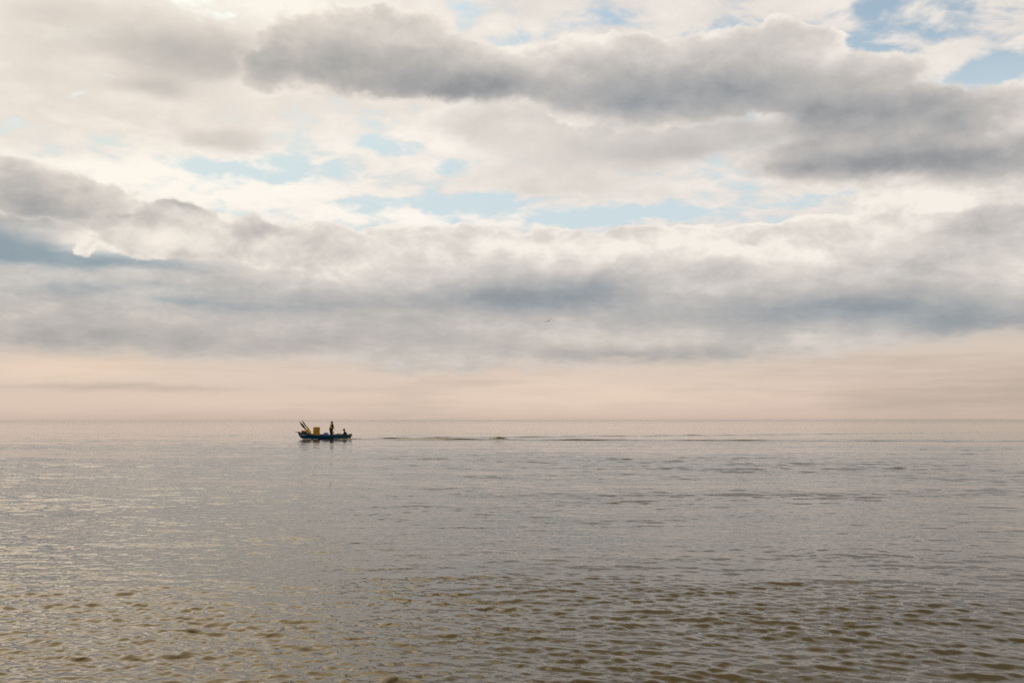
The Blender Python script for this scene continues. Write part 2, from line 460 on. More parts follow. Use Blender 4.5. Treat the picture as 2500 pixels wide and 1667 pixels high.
def sea_material():
    m, b = mat_begin('sea_water')
    tcn = X.node('ShaderNodeTexCoord')
    P = X(tcn.outputs['Object'])
    # livelier and calmer patches
    patch = noise(vmath('MULTIPLY', P, (0.022, 0.085, 0.0)), 1.0, 4.0, 0.55, dims='2D')
    patch2 = noise(vmath('MULTIPLY', P, (0.16, 0.30, 0.0)), 1.0, 3.0, 0.55, dims='2D')
    live = sstep(patch * 0.65 + patch2 * 0.35, 0.40, 0.60, 0.5, 1.3)
    # wind ripples in three sizes, crests drawn out sideways
    rot = X.node('ShaderNodeVectorRotate', rotation_type='Z_AXIS'); X.put(rot.inputs['Vector'], P)
    rot.inputs['Angle'].default_value = R(-12)
    Q = X(rot.outputs[0])
    a1 = noise(vmath('MULTIPLY', Q, (0.75, 1.1, 0.0)), 2.9, 1.0, 0.45, dist=0.5, dims='2D')
    rot2 = X.node('ShaderNodeVectorRotate', rotation_type='Z_AXIS'); X.put(rot2.inputs['Vector'], P)
    rot2.inputs['Angle'].default_value = R(17)
    a2 = noise(vmath('MULTIPLY', X(rot2.outputs[0]), (0.8, 1.1, 0.0)), 9.5, 0.7, 0.5, dist=0.6, dims='2D')
    a3 = noise(vmath('MULTIPLY', P, (1.0, 1.4, 0.0)), 14.0, 0.0, 0.5, dims='2D')
    # the mesh carries the ripples; the relief adds the finest ones, and all of them far out
    dist = vmath('LENGTH', P, out=1)
    h = (a2 * 0.006 + a3 * 0.0003) * live + a1 * 0.012 * sstep(dist, 100.0, 160.0)
    bn = X.node('ShaderNodeBump'); bn.inputs['Strength'].default_value = 1.0
    bn.inputs['Distance'].default_value = 1.0
    X.put(bn.inputs['Height'], h)
    X.tree.links.new(bn.outputs[0], b.inputs['Normal'])
    silt = noise(vmath('MULTIPLY', P, (0.05, 0.05, 0.0)), 1.0, 3.0, 0.5, dims='2D')
    X.put(b.inputs['Base Color'], mixc(silt, (0.060, 0.045, 0.020), (0.075, 0.058, 0.028)))
    X.put(b.inputs['Roughness'], sstep(dist, 130.0, 1200.0, 0.015, 0.12))   # ripples too far off to tell apart
    b.inputs['IOR'].default_value = 1.27
    b.inputs['Specular IOR Level'].default_value = 0.5
    return m

sea = build_sea()
sea.data.materials.append(sea_material())

# ------------------------------------------------------------------ object helpers
def link_mesh(name, verts, faces, material, parent=None, smooth=True, loc=None):
    me = bpy.data.meshes.new(name)
    me.from_pydata([tuple(v) for v in verts], [], faces)
    me.update()
    bm = bmesh.new(); bm.from_mesh(me)
    bmesh.ops.recalc_face_normals(bm, faces=bm.faces)
    bm.to_mesh(me); bm.free()
    if smooth:
        for p in me.polygons: p.use_smooth = True
    if material: me.materials.append(material)
    o = bpy.data.objects.new(name, me); col.objects.link(o)
    if parent: o.parent = parent
    if loc is not None: o.location = loc
    return o

def thing(name, label, cat, group=None):
    o = bpy.data.objects.new(name, None); col.objects.link(o)
    o.empty_display_size = 0.2
    o['label'] = label; o['category'] = cat
    if group: o['group'] = group
    return o

def tag(o, label, cat, group=None):
    o['label'] = label; o['category'] = cat
    if group: o['group'] = group
    return o

class MB:
    """collects shapes into one mesh"""
    def __init__(self): self.v = []; self.f = []
    def add(self, v, f):
        k = len(self.v); self.v += [tuple(p) for p in v]; self.f += [tuple(i + k for i in q) for q in f]; return self
    def box(self, c, s, rot=None, bev=0.0):
        bm = bmesh.new(); bmesh.ops.create_cube(bm, size=1.0)
        bmesh.ops.scale(bm, vec=s, verts=bm.verts)
        if bev: bmesh.ops.bevel(bm, geom=list(bm.edges), offset=bev, segments=2, affect='EDGES', profile=0.6)
        if rot is not None: bmesh.ops.rotate(bm, matrix=rot, verts=bm.verts)
        bmesh.ops.translate(bm, vec=c, verts=bm.verts)
        return self._bm(bm)
    def _bm(self, bm):
        bm.verts.index_update()
        self.add([v.co.copy() for v in bm.verts], [[v.index for v in f.verts] for f in bm.faces]); bm.free(); return self
    def tube(self, pts, rad, n=8, caps=True):
        pts = [Vector(p) for p in pts]
        rad = rad if isinstance(rad, (list, tuple)) else [rad] * len(pts)
        vs, fs = [], []
        up = None
        for i, p in enumerate(pts):
            d = (pts[min(i + 1, len(pts) - 1)] - pts[max(i - 1, 0)]).normalized()
            if up is None: up = d.orthogonal().normalized()
            up = (up - d * up.dot(d)).normalized(); b = d.cross(up)
            for k in range(n):
                a = 2 * math.pi * k / n
                vs.append(p + (up * math.cos(a) + b * math.sin(a)) * rad[i])
        for i in range(len(pts) - 1):
            for k in range(n):
                fs.append((i * n + k, i * n + (k + 1) % n, (i + 1) * n + (k + 1) % n, (i + 1) * n + k))
        if caps:
            fs.append(tuple(range(n - 1, -1, -1))); fs.append(tuple((len(pts) - 1) * n + k for k in range(n)))
        return self.add(vs, fs)
    def ball(self, c, r, u=14, v=9, rot=None):
        r = r if isinstance(r, (list, tuple)) else (r, r, r)
        bm = bmesh.new(); bmesh.ops.create_uvsphere(bm, u_segments=u, v_segments=v, radius=1.0)
        bmesh.ops.scale(bm, vec=r, verts=bm.verts)
        if rot is not None: bmesh.ops.rotate(bm, matrix=rot, verts=bm.verts)
        bmesh.ops.translate(bm, vec=c, verts=bm.verts)
        return self._bm(bm)
    def cap(self, a, b, ra, rb):
        """tapered limb with rounded ends"""
        a = Vector(a); b = Vector(b); d = (b - a).normalized()
        pts = [a - d * ra * 0.95, a - d * ra * 0.6, a, b, b + d * rb * 0.6, b + d * rb * 0.95]
        return self.tube(pts, [ra * 0.3, ra * 0.8, ra, rb, rb * 0.8, rb * 0.3], n=12)
    def build(self, name, material, parent=None, smooth=True):
        return link_mesh(name, self.v, self.f, material, parent, smooth)

def fused(name, mb, material, parent=None, voxel=0.008, smooth=6, tri=None):
    """one continuous surface out of overlapping shapes"""
    o = link_mesh(name, mb.v, mb.f, None, None)
    r = o.modifiers.new('r', 'REMESH'); r.mode = 'VOXEL'; r.voxel_size = voxel; r.use_smooth_shade = True
    s = o.modifiers.new('s', 'SMOOTH'); s.factor = 0.5; s.iterations = smooth
    dg = bpy.context.evaluated_depsgraph_get(); dg.update()
    me = bpy.data.meshes.new_from_object(o.evaluated_get(dg))
    old = o.data; o.modifiers.clear(); o.data = me
    bpy.data.meshes.remove(old)
    me.name = name; me.materials.clear(); me.materials.append(material)
    for p in me.polygons: p.use_smooth = True
    if parent: o.parent = parent
    return o

def interp(x, xs, ys): return float(np.interp(x, xs, ys))

# ------------------------------------------------------------------ materials
M_hull = mat('hull_paint', (0.006, 0.075, 0.20), 0.35, 0.35, 3.0, 0.45)
M_hull_in = mat('inner_paint', (0.02, 0.075, 0.085), 0.6, 0.35, 5.0)
M_rail = mat('rail_wood', (0.03, 0.07, 0.10), 0.5, 0.4, 8.0)
M_dark = mat('dark_wood', (0.028, 0.018, 0.011), 0.7, 0.35, 12.0)
M_white = mat('white_paint', (0.62, 0.68, 0.68), 0.5, 0.12, 20.0)
M_faded = mat('faded_teal', (0.03, 0.13, 0.15), 0.6, 0.3, 20.0)
M_crate = mat('ochre_plastic', (0.55, 0.29, 0.03), 0.45, 0.3, 7.0)
M_pole = mat('yellow_cane', (0.72, 0.48, 0.08), 0.5, 0.35, 9.0)
M_flag = mat('dark_flag_cloth', (0.030, 0.016, 0.010), 0.85, 0.4, 14.0, bump=0.01)
M_orange = mat('orange_plastic', (0.62, 0.10, 0.04), 0.45, 0.25, 6.0)
M_rope = mat('dark_rope', (0.035, 0.03, 0.03), 0.9, 0.4, 30.0, bump=0.004)
M_tarp = mat('royal_blue_tarp', (0.006, 0.03, 0.34), 0.4, 0.3, 6.0, bump=0.01)
M_jug = mat('white_plastic', (0.78, 0.80, 0.86), 0.35, 0.08, 9.0)
M_skin = mat('skin', (0.33, 0.17, 0.11), 0.55, 0.15, 20.0)
M_hair = mat('dark_hair', (0.014, 0.009, 0.006), 0.7, 0.4, 60.0, bump=0.003)
M_yellow = mat('yellow_oilskin', (0.75, 0.54, 0.10), 0.45, 0.2, 9.0, bump=0.006)
M_vest = mat('dark_brown_vest', (0.022, 0.013, 0.009), 0.8, 0.3, 14.0, bump=0.006)
M_navy = mat('navy_overalls', (0.012, 0.011, 0.016), 0.75, 0.35, 12.0, bump=0.006)
M_bluevest = mat('blue_vest', (0.012, 0.085, 0.19), 0.6, 0.3, 10.0, bump=0.006)
M_darkcloth = mat('dark_cloth', (0.015, 0.018, 0.022), 0.8, 0.3, 12.0, bump=0.006)
M_cap = mat('brown_cap', (0.05, 0.028, 0.018), 0.8, 0.3, 20.0)
M_cowl = mat('grey_cowling', (0.20, 0.18, 0.155), 0.4, 0.2, 7.0)
M_engine = mat('engine_leg', (0.035, 0.028, 0.022), 0.5, 0.3, 9.0, metal=0.3)
M_oar = mat('grey_oar_wood', (0.22, 0.24, 0.27), 0.6, 0.25, 10.0)
M_net = mat('olive_netting', (0.035, 0.04, 0.024), 0.9, 0.4, 25.0, bump=0.01)
M_foam = mat('sea_foam', (0.72, 0.74, 0.70), 0.8, 0.12, 30.0)
M_gullw = mat('gull_white', (0.80, 0.80, 0.78), 0.7, 0.08, 20.0)
M_gullg = mat('gull_grey', (0.26, 0.27, 0.29), 0.7, 0.15, 20.0)
M_gullb = mat('gull_black', (0.02, 0.02, 0.02), 0.7, 0.2, 20.0)
M_beak = mat('gull_beak', (0.5, 0.28, 0.03), 0.5, 0.15, 20.0)

# everything aboard is placed in the boat's frame: x to the bow, y to port, z up from the waterline
HEEL = R(2.5)
BOAT_MX = Matrix.Translation(BOAT) @ Matrix.Rotation(COURSE, 4, 'Z') @ Matrix.Rotation(-HEEL, 4, 'X')
def aboard(o, loc=(0, 0, 0), rot=(0, 0, 0)):
    from mathutils import Euler
    o.matrix_world = BOAT_MX @ Matrix.Translation(loc) @ Euler(rot).to_matrix().to_4x4()

# ------------------------------------------------------------------ fishing boat
XS = [-2.36, -2.0, -1.4, -0.6, 0.2, 0.8, 1.2, 1.32, 1.7, 2.05, 2.31]
SHEER = [0.43, 0.425, 0.41, 0.405, 0.415, 0.45, 0.49, 0.55, 0.585, 0.63, 0.68]
BEAM = [0.66, 0.72, 0.79, 0.84, 0.83, 0.74, 0.62, 0.57, 0.40, 0.19, 0.025]
KEEL = [-0.10, -0.15, -0.20, -0.22, -0.22, -0.19, -0.14, -0.11, 0.02, 0.20, 0.60]
def sec(x, u, inset=0.0):
    """point of the hull's port side at station x, u = 0 keel .. 1 sheer"""
    b = max(0.004, interp(x, XS, BEAM) - inset); zs = interp(x, XS, SHEER); zk = interp(x, XS, KEEL) + inset * 0.9
    zk = min(zk, zs - 0.02)
    full = interp(x, [-2.4, 0.0, 2.3], [0.42, 0.5, 0.95])
    return Vector((x, b * u ** full, zk + (zs - zk) * u ** 1.55))
def hull_y(x, z):
    lo, hi = 0.0, 1.0
    for _ in range(30):
        m = (lo + hi) / 2
        if sec(x, m).z < z: lo = m
        else: hi = m
    return sec(x, lo).y

boat = thing('fishing_boat', 'small dark blue open fishing boat motoring with gear and two people aboard', 'boat')
boat.matrix_world = BOAT_MX
stations = list(np.linspace(-2.36, 2.31, 44))
US = [0.0, 0.04, 0.1, 0.18, 0.28, 0.4, 0.52, 0.65, 0.78, 0.9, 1.0]
def shell(inset, name, material, top=0.0):
    vs, fs = [], []
    prof = [-u for u in US[:0:-1]] + US
    n = len(prof)
    for x in stations:
        for u in prof:
            p = sec(x, abs(u), inset)
            vs.append((p.x - (inset if x > 2.2 else 0), math.copysign(p.y, u) if u else 0.0, p.z + (top if abs(u) == 1 else 0)))
    for i in range(len(stations) - 1):
        for k in range(n - 1): fs.append((i * n + k, i * n + k + 1, (i + 1) * n + k + 1, (i + 1) * n + k))
    return vs, fs, n
vs, fs, n = shell(0.0, 'hull', M_hull)
iv, ifs, _ = shell(0.045, 'inner', M_hull_in)
fs = fs + [tuple(range(n))]
hull = link_mesh('hull', vs, fs, M_hull, boat)
link_mesh('inner_lining', iv, ifs + [tuple(range(n))], M_hull_in, boat)
def rail_line(off, dz, x0=-2.36, x1=2.3, side=1, k=44):
    return [(x, side * (sec(x, 1).y + off), sec(x, 1).z + dz) for x in np.linspace(x0, x1, k)]
for s_ in (1, -1):
    mb = MB()
    outer = rail_line(0.022, 0.0, side=s_); inner = rail_line(-0.055, 0.0, side=s_)
    v_ = []; f_ = []
    for (a, b) in zip(outer, inner):
        bi = (b[0], b[1] if b[1] * s_ > 0.004 else 0.004 * s_, b[2])
        v_ += [(a[0], a[1], a[2] - 0.035), (a[0], a[1], a[2] + 0.02), (bi[0], bi[1], bi[2] + 0.02), (bi[0], bi[1], bi[2] - 0.035)]
    for i in range(len(outer) - 1):
        for k in range(4): f_.append((i * 4 + k, i * 4 + (k + 1) % 4, i * 4 + 4 + (k + 1) % 4, i * 4 + 4 + k))
    f_ += [(3, 2, 1, 0), tuple(len(v_) - 4 + k for k in range(4))]
    mb.add(v_, f_).build('gunwale', M_rail, boat, smooth=False)
# transom board with its cap and motor well
mb = MB()
pr = [sec(-2.36, u) for u in US]
ring = [(-2.40, -p.y, p.z) for p in pr[::-1]] + [(-2.40, p.y, p.z) for p in pr[1:]]
ring2 = [(-2.352, y * 1.0, z) for (_, y, z) in ring]
k_ = len(ring)
mb.add(ring + ring2, [tuple(range(k_)), tuple(range(2 * k_ - 1, k_ - 1, -1))] + [(i, (i + 1) % k_, k_ + (i + 1) % k_, k_ + i) for i in range(k_)])
mb.build('transom', M_hull, boat, smooth=False)
# raised foredeck
dk = []
fx = list(np.linspace(1.30, 2.27, 12))
for x in fx:
    p = sec(x, 1.0)
    for t in (-1, -0.5, 0, 0.5, 1): dk.append((x, p.y * 0.985 * t, p.z + 0.005 + 0.03 * (1 - t * t)))
dfs = []
for i in range(len(fx) - 1):
    for t in range(4): dfs.append((i * 5 + t, i * 5 + t + 1, i * 5 + t + 6, i * 5 + t + 5))
link_mesh('foredeck', dk, dfs, M_hull_in, boat)
MB().box((1.295, 0, 0.40), (0.03, 1.08, 0.34)).build('deck_bulkhead', M_hull_in, boat, False)
# floor boards, one by one
for i in range(9):
    y = -0.48 + i * 0.12
    L0 = -2.25; L1 = 1.25 if abs(y) < 0.3 else 0.75
    MB().box(((L0 + L1) / 2, y, 0.035), (L1 - L0, 0.11, 0.022), bev=0.003).build('floor_plank', M_rail, boat, False)
for x in (0.55, -0.95, -1.95):
    w = sec(x, 0.8).y * 2 - 0.10
    MB().box((x, 0, 0.27), (0.24, w, 0.035), bev=0.006).build('thwart', M_rail, boat, False)
MB().tube([(2.12, 0, 0.675), (2.3, 0, 0.70), (2.60, 0, 0.715)], [0.03, 0.028, 0.018], 10).build('bow_spar', M_dark, boat)
cl = MB(); cl.tube([(1.98, 0, 0.66), (1.98, 0, 0.72)], 0.02, 8); cl.tube([(1.88, 0, 0.73), (2.10, 0, 0.73)], 0.022, 8)
cl.build('mooring_cleat', M_white, boat)
MB().tube([sec(x, 0.03) + Vector((0.01, 0, -0.02)) for x in np.linspace(-2.2, 2.2, 30)], 0.02, 6).build('keel_strip', M_hull, boat)

def lettering(body, x0, z0, size, material, name):
    cu = bpy.data.curves.new('txt', 'FONT'); cu.body = body; cu.size = size
    cu.resolution_u = 2; cu.offset = size * 0.025; cu.extrude = 0.0
    to = bpy.data.objects.new('txt', cu); col.objects.link(to)
    dg = bpy.context.evaluated_depsgraph_get(); dg.update()
    me = bpy.data.meshes.new_from_object(to.evaluated_get(dg))
    bpy.data.objects.remove(to); bpy.data.curves.remove(cu)
    bm = bmesh.new(); bm.from_mesh(me)
    ex = bmesh.ops.extrude_face_region(bm, geom=list(bm.faces))
    top = set(g for g in ex['geom'] if isinstance(g, bmesh.types.BMVert))
    for v in bm.verts:
        x = x0 - v.co.x; z = z0 + v.co.y - v.co.x * 0.06
        v.co = Vector((x, hull_y(x, z) + (0.010 if v in top else 0.002), z))
    bmesh.ops.recalc_face_normals(bm, faces=bm.faces)
    bm.to_mesh(me); bm.free()
    me.name = name; me.materials.clear(); me.materials.append(material)
    o = bpy.data.objects.new(name, me); col.objects.link(o); o.parent = boat
    return o
lettering('KUM 4', 2.06, 0.385, 0.19, M_white, 'registration_lettering')['label'] = 'pale registration letters painted on the bow'
st = MB()
x0s = np.linspace(-1.70, -2.10, 9)
v_ = []; f_ = []
for x in x0s:
    for z in (0.235, 0.285): v_.append((x, hull_y(x, z) + 0.004, z))
for i in range(8): f_.append((2 * i, 2 * i + 1, 2 * i + 3, 2 * i + 2))
st.add(v_, f_).build('faded_name_stripe', M_faded, boat)

# ------------------------------------------------------------------ outboard motor
ob = thing('outboard_motor', 'grey outboard motor with dark leg clamped to the boat stern', 'outboard motor')
c = MB().box((-2.60, 0.05, 0.40), (0.34, 0.27, 0.25), Matrix.Rotation(R(9), 3, 'Y'), bev=0.06)
c.build('cowling', M_cowl, ob)
MB().box((-2.60, 0.05, 0.285), (0.37, 0.29, 0.03), Matrix.Rotation(R(9), 3, 'Y'), bev=0.012).build('cowling_rim', M_engine, ob)
MB().tube([(-2.58, 0.05, 0.28), (-2.56, 0.05, 0.10), (-2.55, 0.05, -0.35)], [0.11, 0.095, 0.05], 12).build('leg', M_engine, ob)
MB().box((-2.47, 0.05, 0.25), (0.14, 0.22, 0.22), bev=0.02).build('clamp_bracket', M_engine, ob)
MB().box((-2.62, 0.05, -0.02), (0.30, 0.2, 0.018), bev=0.005).build('cavitation_plate', M_engine, ob)
MB().tube([(-2.47, 0.05, 0.36), (-2.25, 0.02, 0.44), (-1.98, -0.06, 0.50)], [0.02, 0.018, 0.022], 8).build('tiller', M_engine, ob)
pp = MB(); pp.ball((-2.60, 0.05, -0.33), (0.14, 0.045, 0.045))
for k in range(3):
    a = k * 2.094
    pp.box((-2.73, 0.05 + 0.07 * math.cos(a), -0.33 + 0.07 * math.sin(a)), (0.012, 0.06, 0.11), Matrix.Rotation(a - math.pi / 2, 3, 'X') @ Matrix.Rotation(0.5, 3, 'Z'))
pp.build('propeller', M_engine, ob)
ob.matrix_world = BOAT_MX

# ------------------------------------------------------------------ stacked fish crates
def crate(label, z, rz, x=0.56, y=0.12):
    t = thing('fish_crate', label, 'crate', 'yellow fish crates stacked amidships')
    L, W, H, T = 0.50, 0.36, 0.258, 0.018
    MB().box((0, 0, T / 2), (L - 0.04, W - 0.04, T)).build('base', M_crate, t, False)
    for s_ in (1, -1):
        w = MB().box((0, s_ * (W / 2 - T / 2), H / 2), (L, T, H), bev=0.004)
        w.build('side_panel', M_crate, t, False)
        w = MB().box((s_ * (L / 2 - T / 2), 0, H / 2), (T, W - 2 * T - 0.002, H), bev=0.004)
        w.build('end_panel', M_crate, t, False)
        for k in range(5):
            MB().box((-0.2 + k * 0.1, s_ * (W / 2 + 0.005), H / 2 - 0.02), (0.014, 0.012, H - 0.07), bev=0.003).build('rib', M_crate, t, False)
    rim = MB()
    for s_ in (1, -1):
        rim.box((0, s_ * (W / 2 + 0.004), H + 0.002), (L + 0.03, 0.036, 0.024), bev=0.006)
        rim.box((s_ * (L / 2 + 0.003), 0, H + 0.001), (0.033, W - 0.028, 0.022), bev=0.006)
    rim.build('rim', M_crate, t, False)
    aboard(t, (x, y, z), (0, 0, rz))
    return t
crate('bottom crate of the yellow stack amidships, resting on the boat floor', 0.057, R(40))
crate('second crate from the bottom of the yellow stack amidships', 0.333, R(38))
crate('third crate of the yellow stack, just under the topmost one', 0.609, R(41), 0.565)
crate('topmost yellow fish crate on the stack amidships', 0.885, R(37))

# ------------------------------------------------------------------ marker poles with furled flags
def marker(label, foot, tip, flag, width, fcut=0.42):
    t = thing('marker_pole', label, 'marker pole', 'net marker poles leaning over the bow')
    foot = Vector(foot); tip = Vector(tip); d = tip - foot
    L = d.length
    MB().tube([foot, foot + d * 0.5 + Vector((0, 0, 0.015)), tip], [0.030, 0.026, 0.010], 10).build('pole', M_pole, t)
    if flag:
        rng = random.Random(int(width * 1000) + len(label))
        fl = MB()
        for q in range(3):
            pts = []; rad = []
            off = Vector((rng.uniform(-.03, .03), rng.uniform(-.03, .03), rng.uniform(-0.05, 0.0)))
            for i in range(13):
                u = i / 12
                w = width * (0.25 + 0.75 * math.sin(math.pi * min(1, u * 1.05)) ** 0.7) * rng.uniform(0.65, 1.1)
                pts.append(foot + d * (fcut + (0.985 - fcut) * u) + off * math.sin(math.pi * u) + Vector((0, 0, -0.02 * math.sin(u * 9 + q))))
                rad.append(max(0.012, w * 0.5 * (1 - 0.55 * u)))
            fl.tube(pts, rad, 9)
        fused('furled_flag', fl, M_flag, t, 0.014, 3)
        for u in (fcut + 0.1, fcut + 0.3):
            MB().tube([foot + d * (u - 0.006), foot + d * (u + 0.006)], width * 0.5, 9).build('tie', M_pole, t)
    else:
        fb_ = MB()
        a = foot + d * 0.45; b = foot + d * 0.92
        fb_.tube([a, a + d * 0.02, b - d * 0.02, b], [0.035, 0.065, 0.06, 0.03], 14)
        fb_.build('float', M_pole, t)
    t.matrix_world = BOAT_MX
    return t
marker('yellow pole with a broad ragged dark furled flag, lowest over the bow', (0.86, 0.22, 0.08), (2.17, 0.24, 1.72), True, 0.25, 0.55)
marker('longest yellow pole with a slim dark furled flag above the broad one', (0.83, -0.05, 0.08), (1.98, -0.08, 1.86), True, 0.15, 0.58)
marker('short bare yellow pole with a float beside the flagged marker poles', (0.92, 0.12, 0.08), (1.72, 0.16, 1.16), False, 0.1)
marker('stubby yellow pole with a float leaning against the yellow crates', (0.78, 0.30, 0.08), (1.50, 0.26, 1.05), False, 0.1)

marker('upright bare yellow pole with a float between crates and flagged poles', (0.80, 0.02, 0.08), (1.50, 0.0, 1.30), False, 0.1)

# ------------------------------------------------------------------ orange ring and rope coil on the foredeck
rg = thing('ring_buoy', 'orange ring buoy lying flat on a dark rope coil on the foredeck', 'ring buoy')
mj = MB(); nM, nm = 28, 12
tv = []; tf = []
for i in range(nM):
    a = 2 * math.pi * i / nM
    for k in range(nm):
        b = 2 * math.pi * k / nm
        r_ = 0.185 + 0.085 * math.cos(b)
        tv.append((r_ * math.cos(a), r_ * math.sin(a), 0.07 * math.sin(b)))
for i in range(nM):
    for k in range(nm):
        tf.append((i * nm + k, ((i + 1) % nM) * nm + k, ((i + 1) % nM) * nm + (k + 1) % nm, i * nm + (k + 1) % nm))
mj.add(tv, tf).build('ring', M_orange, rg)
for k in range(4):
    a = k * math.pi / 2 + 0.5
    pts = []
    for q in range(9):
        b = 2 * math.pi * q / 8
        r_ = 0.185 + 0.089 * math.cos(b)
        pts.append((r_ * math.cos(a), r_ * math.sin(a), 0.074 * math.sin(b)))
    MB().tube(pts, 0.014, 6).build('strap', M_white, rg)
aboard(rg, (1.72, 0.02, 0.765), (0, R(-5), 0))
rc = []
for i in range(150):
    a = i * 0.30; lvl = i // 50
    r_ = 0.24 - 0.028 * ((i % 50) / 50 * 3) if lvl != 1 else 0.16 + 0.028 * ((i % 50) / 50 * 3)
    rc.append((r_ * math.cos(a), r_ * math.sin(a), 0.02 + lvl * 0.024))
coil = tag(MB().tube(rc, 0.015, 6).build('rope_coil', M_rope), 'dark rope coil on the foredeck under the orange ring buoy', 'rope')
aboard(coil, (1.70, 0.02, 0.608), (0, R(-5), 0))

# ------------------------------------------------------------------ blue tarpaulin bundle, white jug, oar, nets
def lumpy(name, sx, sy, sz, seed, material, nx=26, ny=18, flat=0.55):
    rng = random.Random(seed)
    vs = []; fs = []
    ph = [rng.uniform(0, 6.28) for _ in range(8)]
    for i in range(nx + 1):
        for j in range(ny + 1):
            u = i / nx * 2 - 1; v = j / ny * 2 - 1
            e = max(0.0, 1 - abs(u) ** 3.6) ** flat * max(0.0, 1 - abs(v) ** 3.6) ** flat
            wob = 1 + 0.05 * math.sin(3.1 * u + ph[0]) + 0.05 * math.sin(5.3 * v + 2 * u + ph[1]) + 0.04 * math.sin(9 * u - 5 * v + ph[2]) + 0.03 * math.sin(17 * u + 9 * v + ph[3])
            vs.append((u * sx * (1 + 0.05 * math.sin(4 * v + ph[4])), v * sy * (1 + 0.05 * math.sin(5 * u + ph[5])), sz * e * wob))
    for i in range(nx):
        for j in range(ny):
            a = i * (ny + 1) + j
            fs.append((a, a + 1, a + ny + 2, a + ny + 1))
    k0 = len(vs)
    vs += [(x, y, 0.0) for (x, y, z) in vs[:k0]]
    fs += [tuple(k0 + q for q in f[::-1]) for f in fs]
    return link_mesh(name, vs, fs, material)
tarp = tag(lumpy('tarpaulin', 0.33, 0.40, 0.545, 3, M_tarp, flat=0.22), 'crumpled royal blue tarpaulin bundle lying amidships in the boat', 'tarpaulin')
aboard(tarp, (-0.33, 0.18, 0.05))
jug = thing('plastic_jug', 'small white plastic jug tucked between the blue tarpaulin and the standing man', 'jug')
MB().tube([(0, 0, 0), (0, 0, 0.02), (0, 0, 0.19), (0, 0, 0.25), (0, 0, 0.27)], [0.07, 0.08, 0.08, 0.035, 0.03], 16).build('body', M_jug, jug)
MB().tube([(0, 0, 0.27), (0, 0, 0.30)], 0.033, 12).build('cap', M_tarp, jug)
MB().tube([(0.075, 0, 0.16), (0.11, 0, 0.17), (0.10, 0, 0.22), (0.045, 0, 0.235)], 0.012, 8).build('handle', M_jug, jug)
aboard(jug, (-0.60, 0.46, 0.29))
crb = MB().box((0, 0, 0.115), (0.34, 0.26, 0.23), bev=0.02)
crb = tag(crb.build('tackle_box', M_dark), 'low dark tackle box beside the blue tarpaulin, under the white jug', 'box')
aboard(crb, (-0.60, 0.44, 0.055))
oar = thing('oar', 'grey wooden oar laid along the gunwale near the seated steersman', 'oar')
MB().tube([(0.95, 0, 0), (-0.35, 0, 0.0)], [0.02, 0.024], 10).build('shaft', M_oar, oar)
MB().box((-0.60, 0, 0.0), (0.52, 0.13, 0.018), bev=0.006).build('blade', M_oar, oar)
aboard(oar, (-1.15, 0.62, 0.455), (0, R(1), R(3)))
net = tag(lumpy('fishing_net', 0.42, 0.26, 0.43, 9, M_net, flat=0.25), 'heap of dark olive fishing net between the two people', 'fishing net')
aboard(net, (-1.42, -0.32, 0.05))
post = thing('hauling_post', 'short dark post standing beside the knees of the standing man', 'post')
MB().tube([(0, 0, 0), (-0.03, 0, 0.34), (-0.07, 0, 0.66)], [0.03, 0.026, 0.022], 10).build('upright', M_dark, post)
MB().tube([(-0.04, 0, 0.64), (-0.11, 0, 0.70)], [0.034, 0.03], 10).build('grip', M_dark, post)
aboard(post, (-0.96, -0.10, 0.05))

# ------------------------------------------------------------------ people
def hand(mb, wrist, d, palm_n, curl=0.6, s=1.0):
    """palm, four fingers and a thumb; d = along the hand, palm_n = palm normal"""
    d = Vector(d).normalized(); n = Vector(palm_n); n = (n - d * n.dot(d)).normalized(); w = d.cross(n)
    wrist = Vector(wrist)
    mb.cap(wrist, wrist + d * 0.045 * s + w * 0.015 * s, 0.027 * s, 0.022 * s)
    for k, (off, ln) in enumerate(((-0.030, 0.070), (-0.010, 0.080), (0.011, 0.075), (0.031, 0.058))):
        a = wrist + d * 0.035 * s + w * off * s * 0.8
        b = wrist + d * 0.085 * s + w * off * s
        mb.cap(a, b, 0.013 * s, 0.0105 * s)
        d2 = (d * math.cos(curl) + n * math.sin(curl)); c = b + d2 * ln * 0.5 * s
        d3 = (d * math.cos(curl * 2.1) + n * math.sin(curl * 2.1)); e = c + d3 * ln * 0.5 * s
        mb.cap(b, c, 0.0105 * s, 0.0095 * s); mb.cap(c, e, 0.0095 * s, 0.008 * s)
    t0 = wrist + d * 0.02 * s - w * 0.022 * s
    t1 = t0 + (d * 0.6 - w * 0.7 + n * 0.4).normalized() * 0.042 * s
    t2 = t1 + (d * 0.85 - w * 0.2 + n * 0.5).normalized() * 0.034 * s
    mb.cap(t0, t1, 0.015 * s, 0.012 * s); mb.cap(t1, t2, 0.012 * s, 0.009 * s)

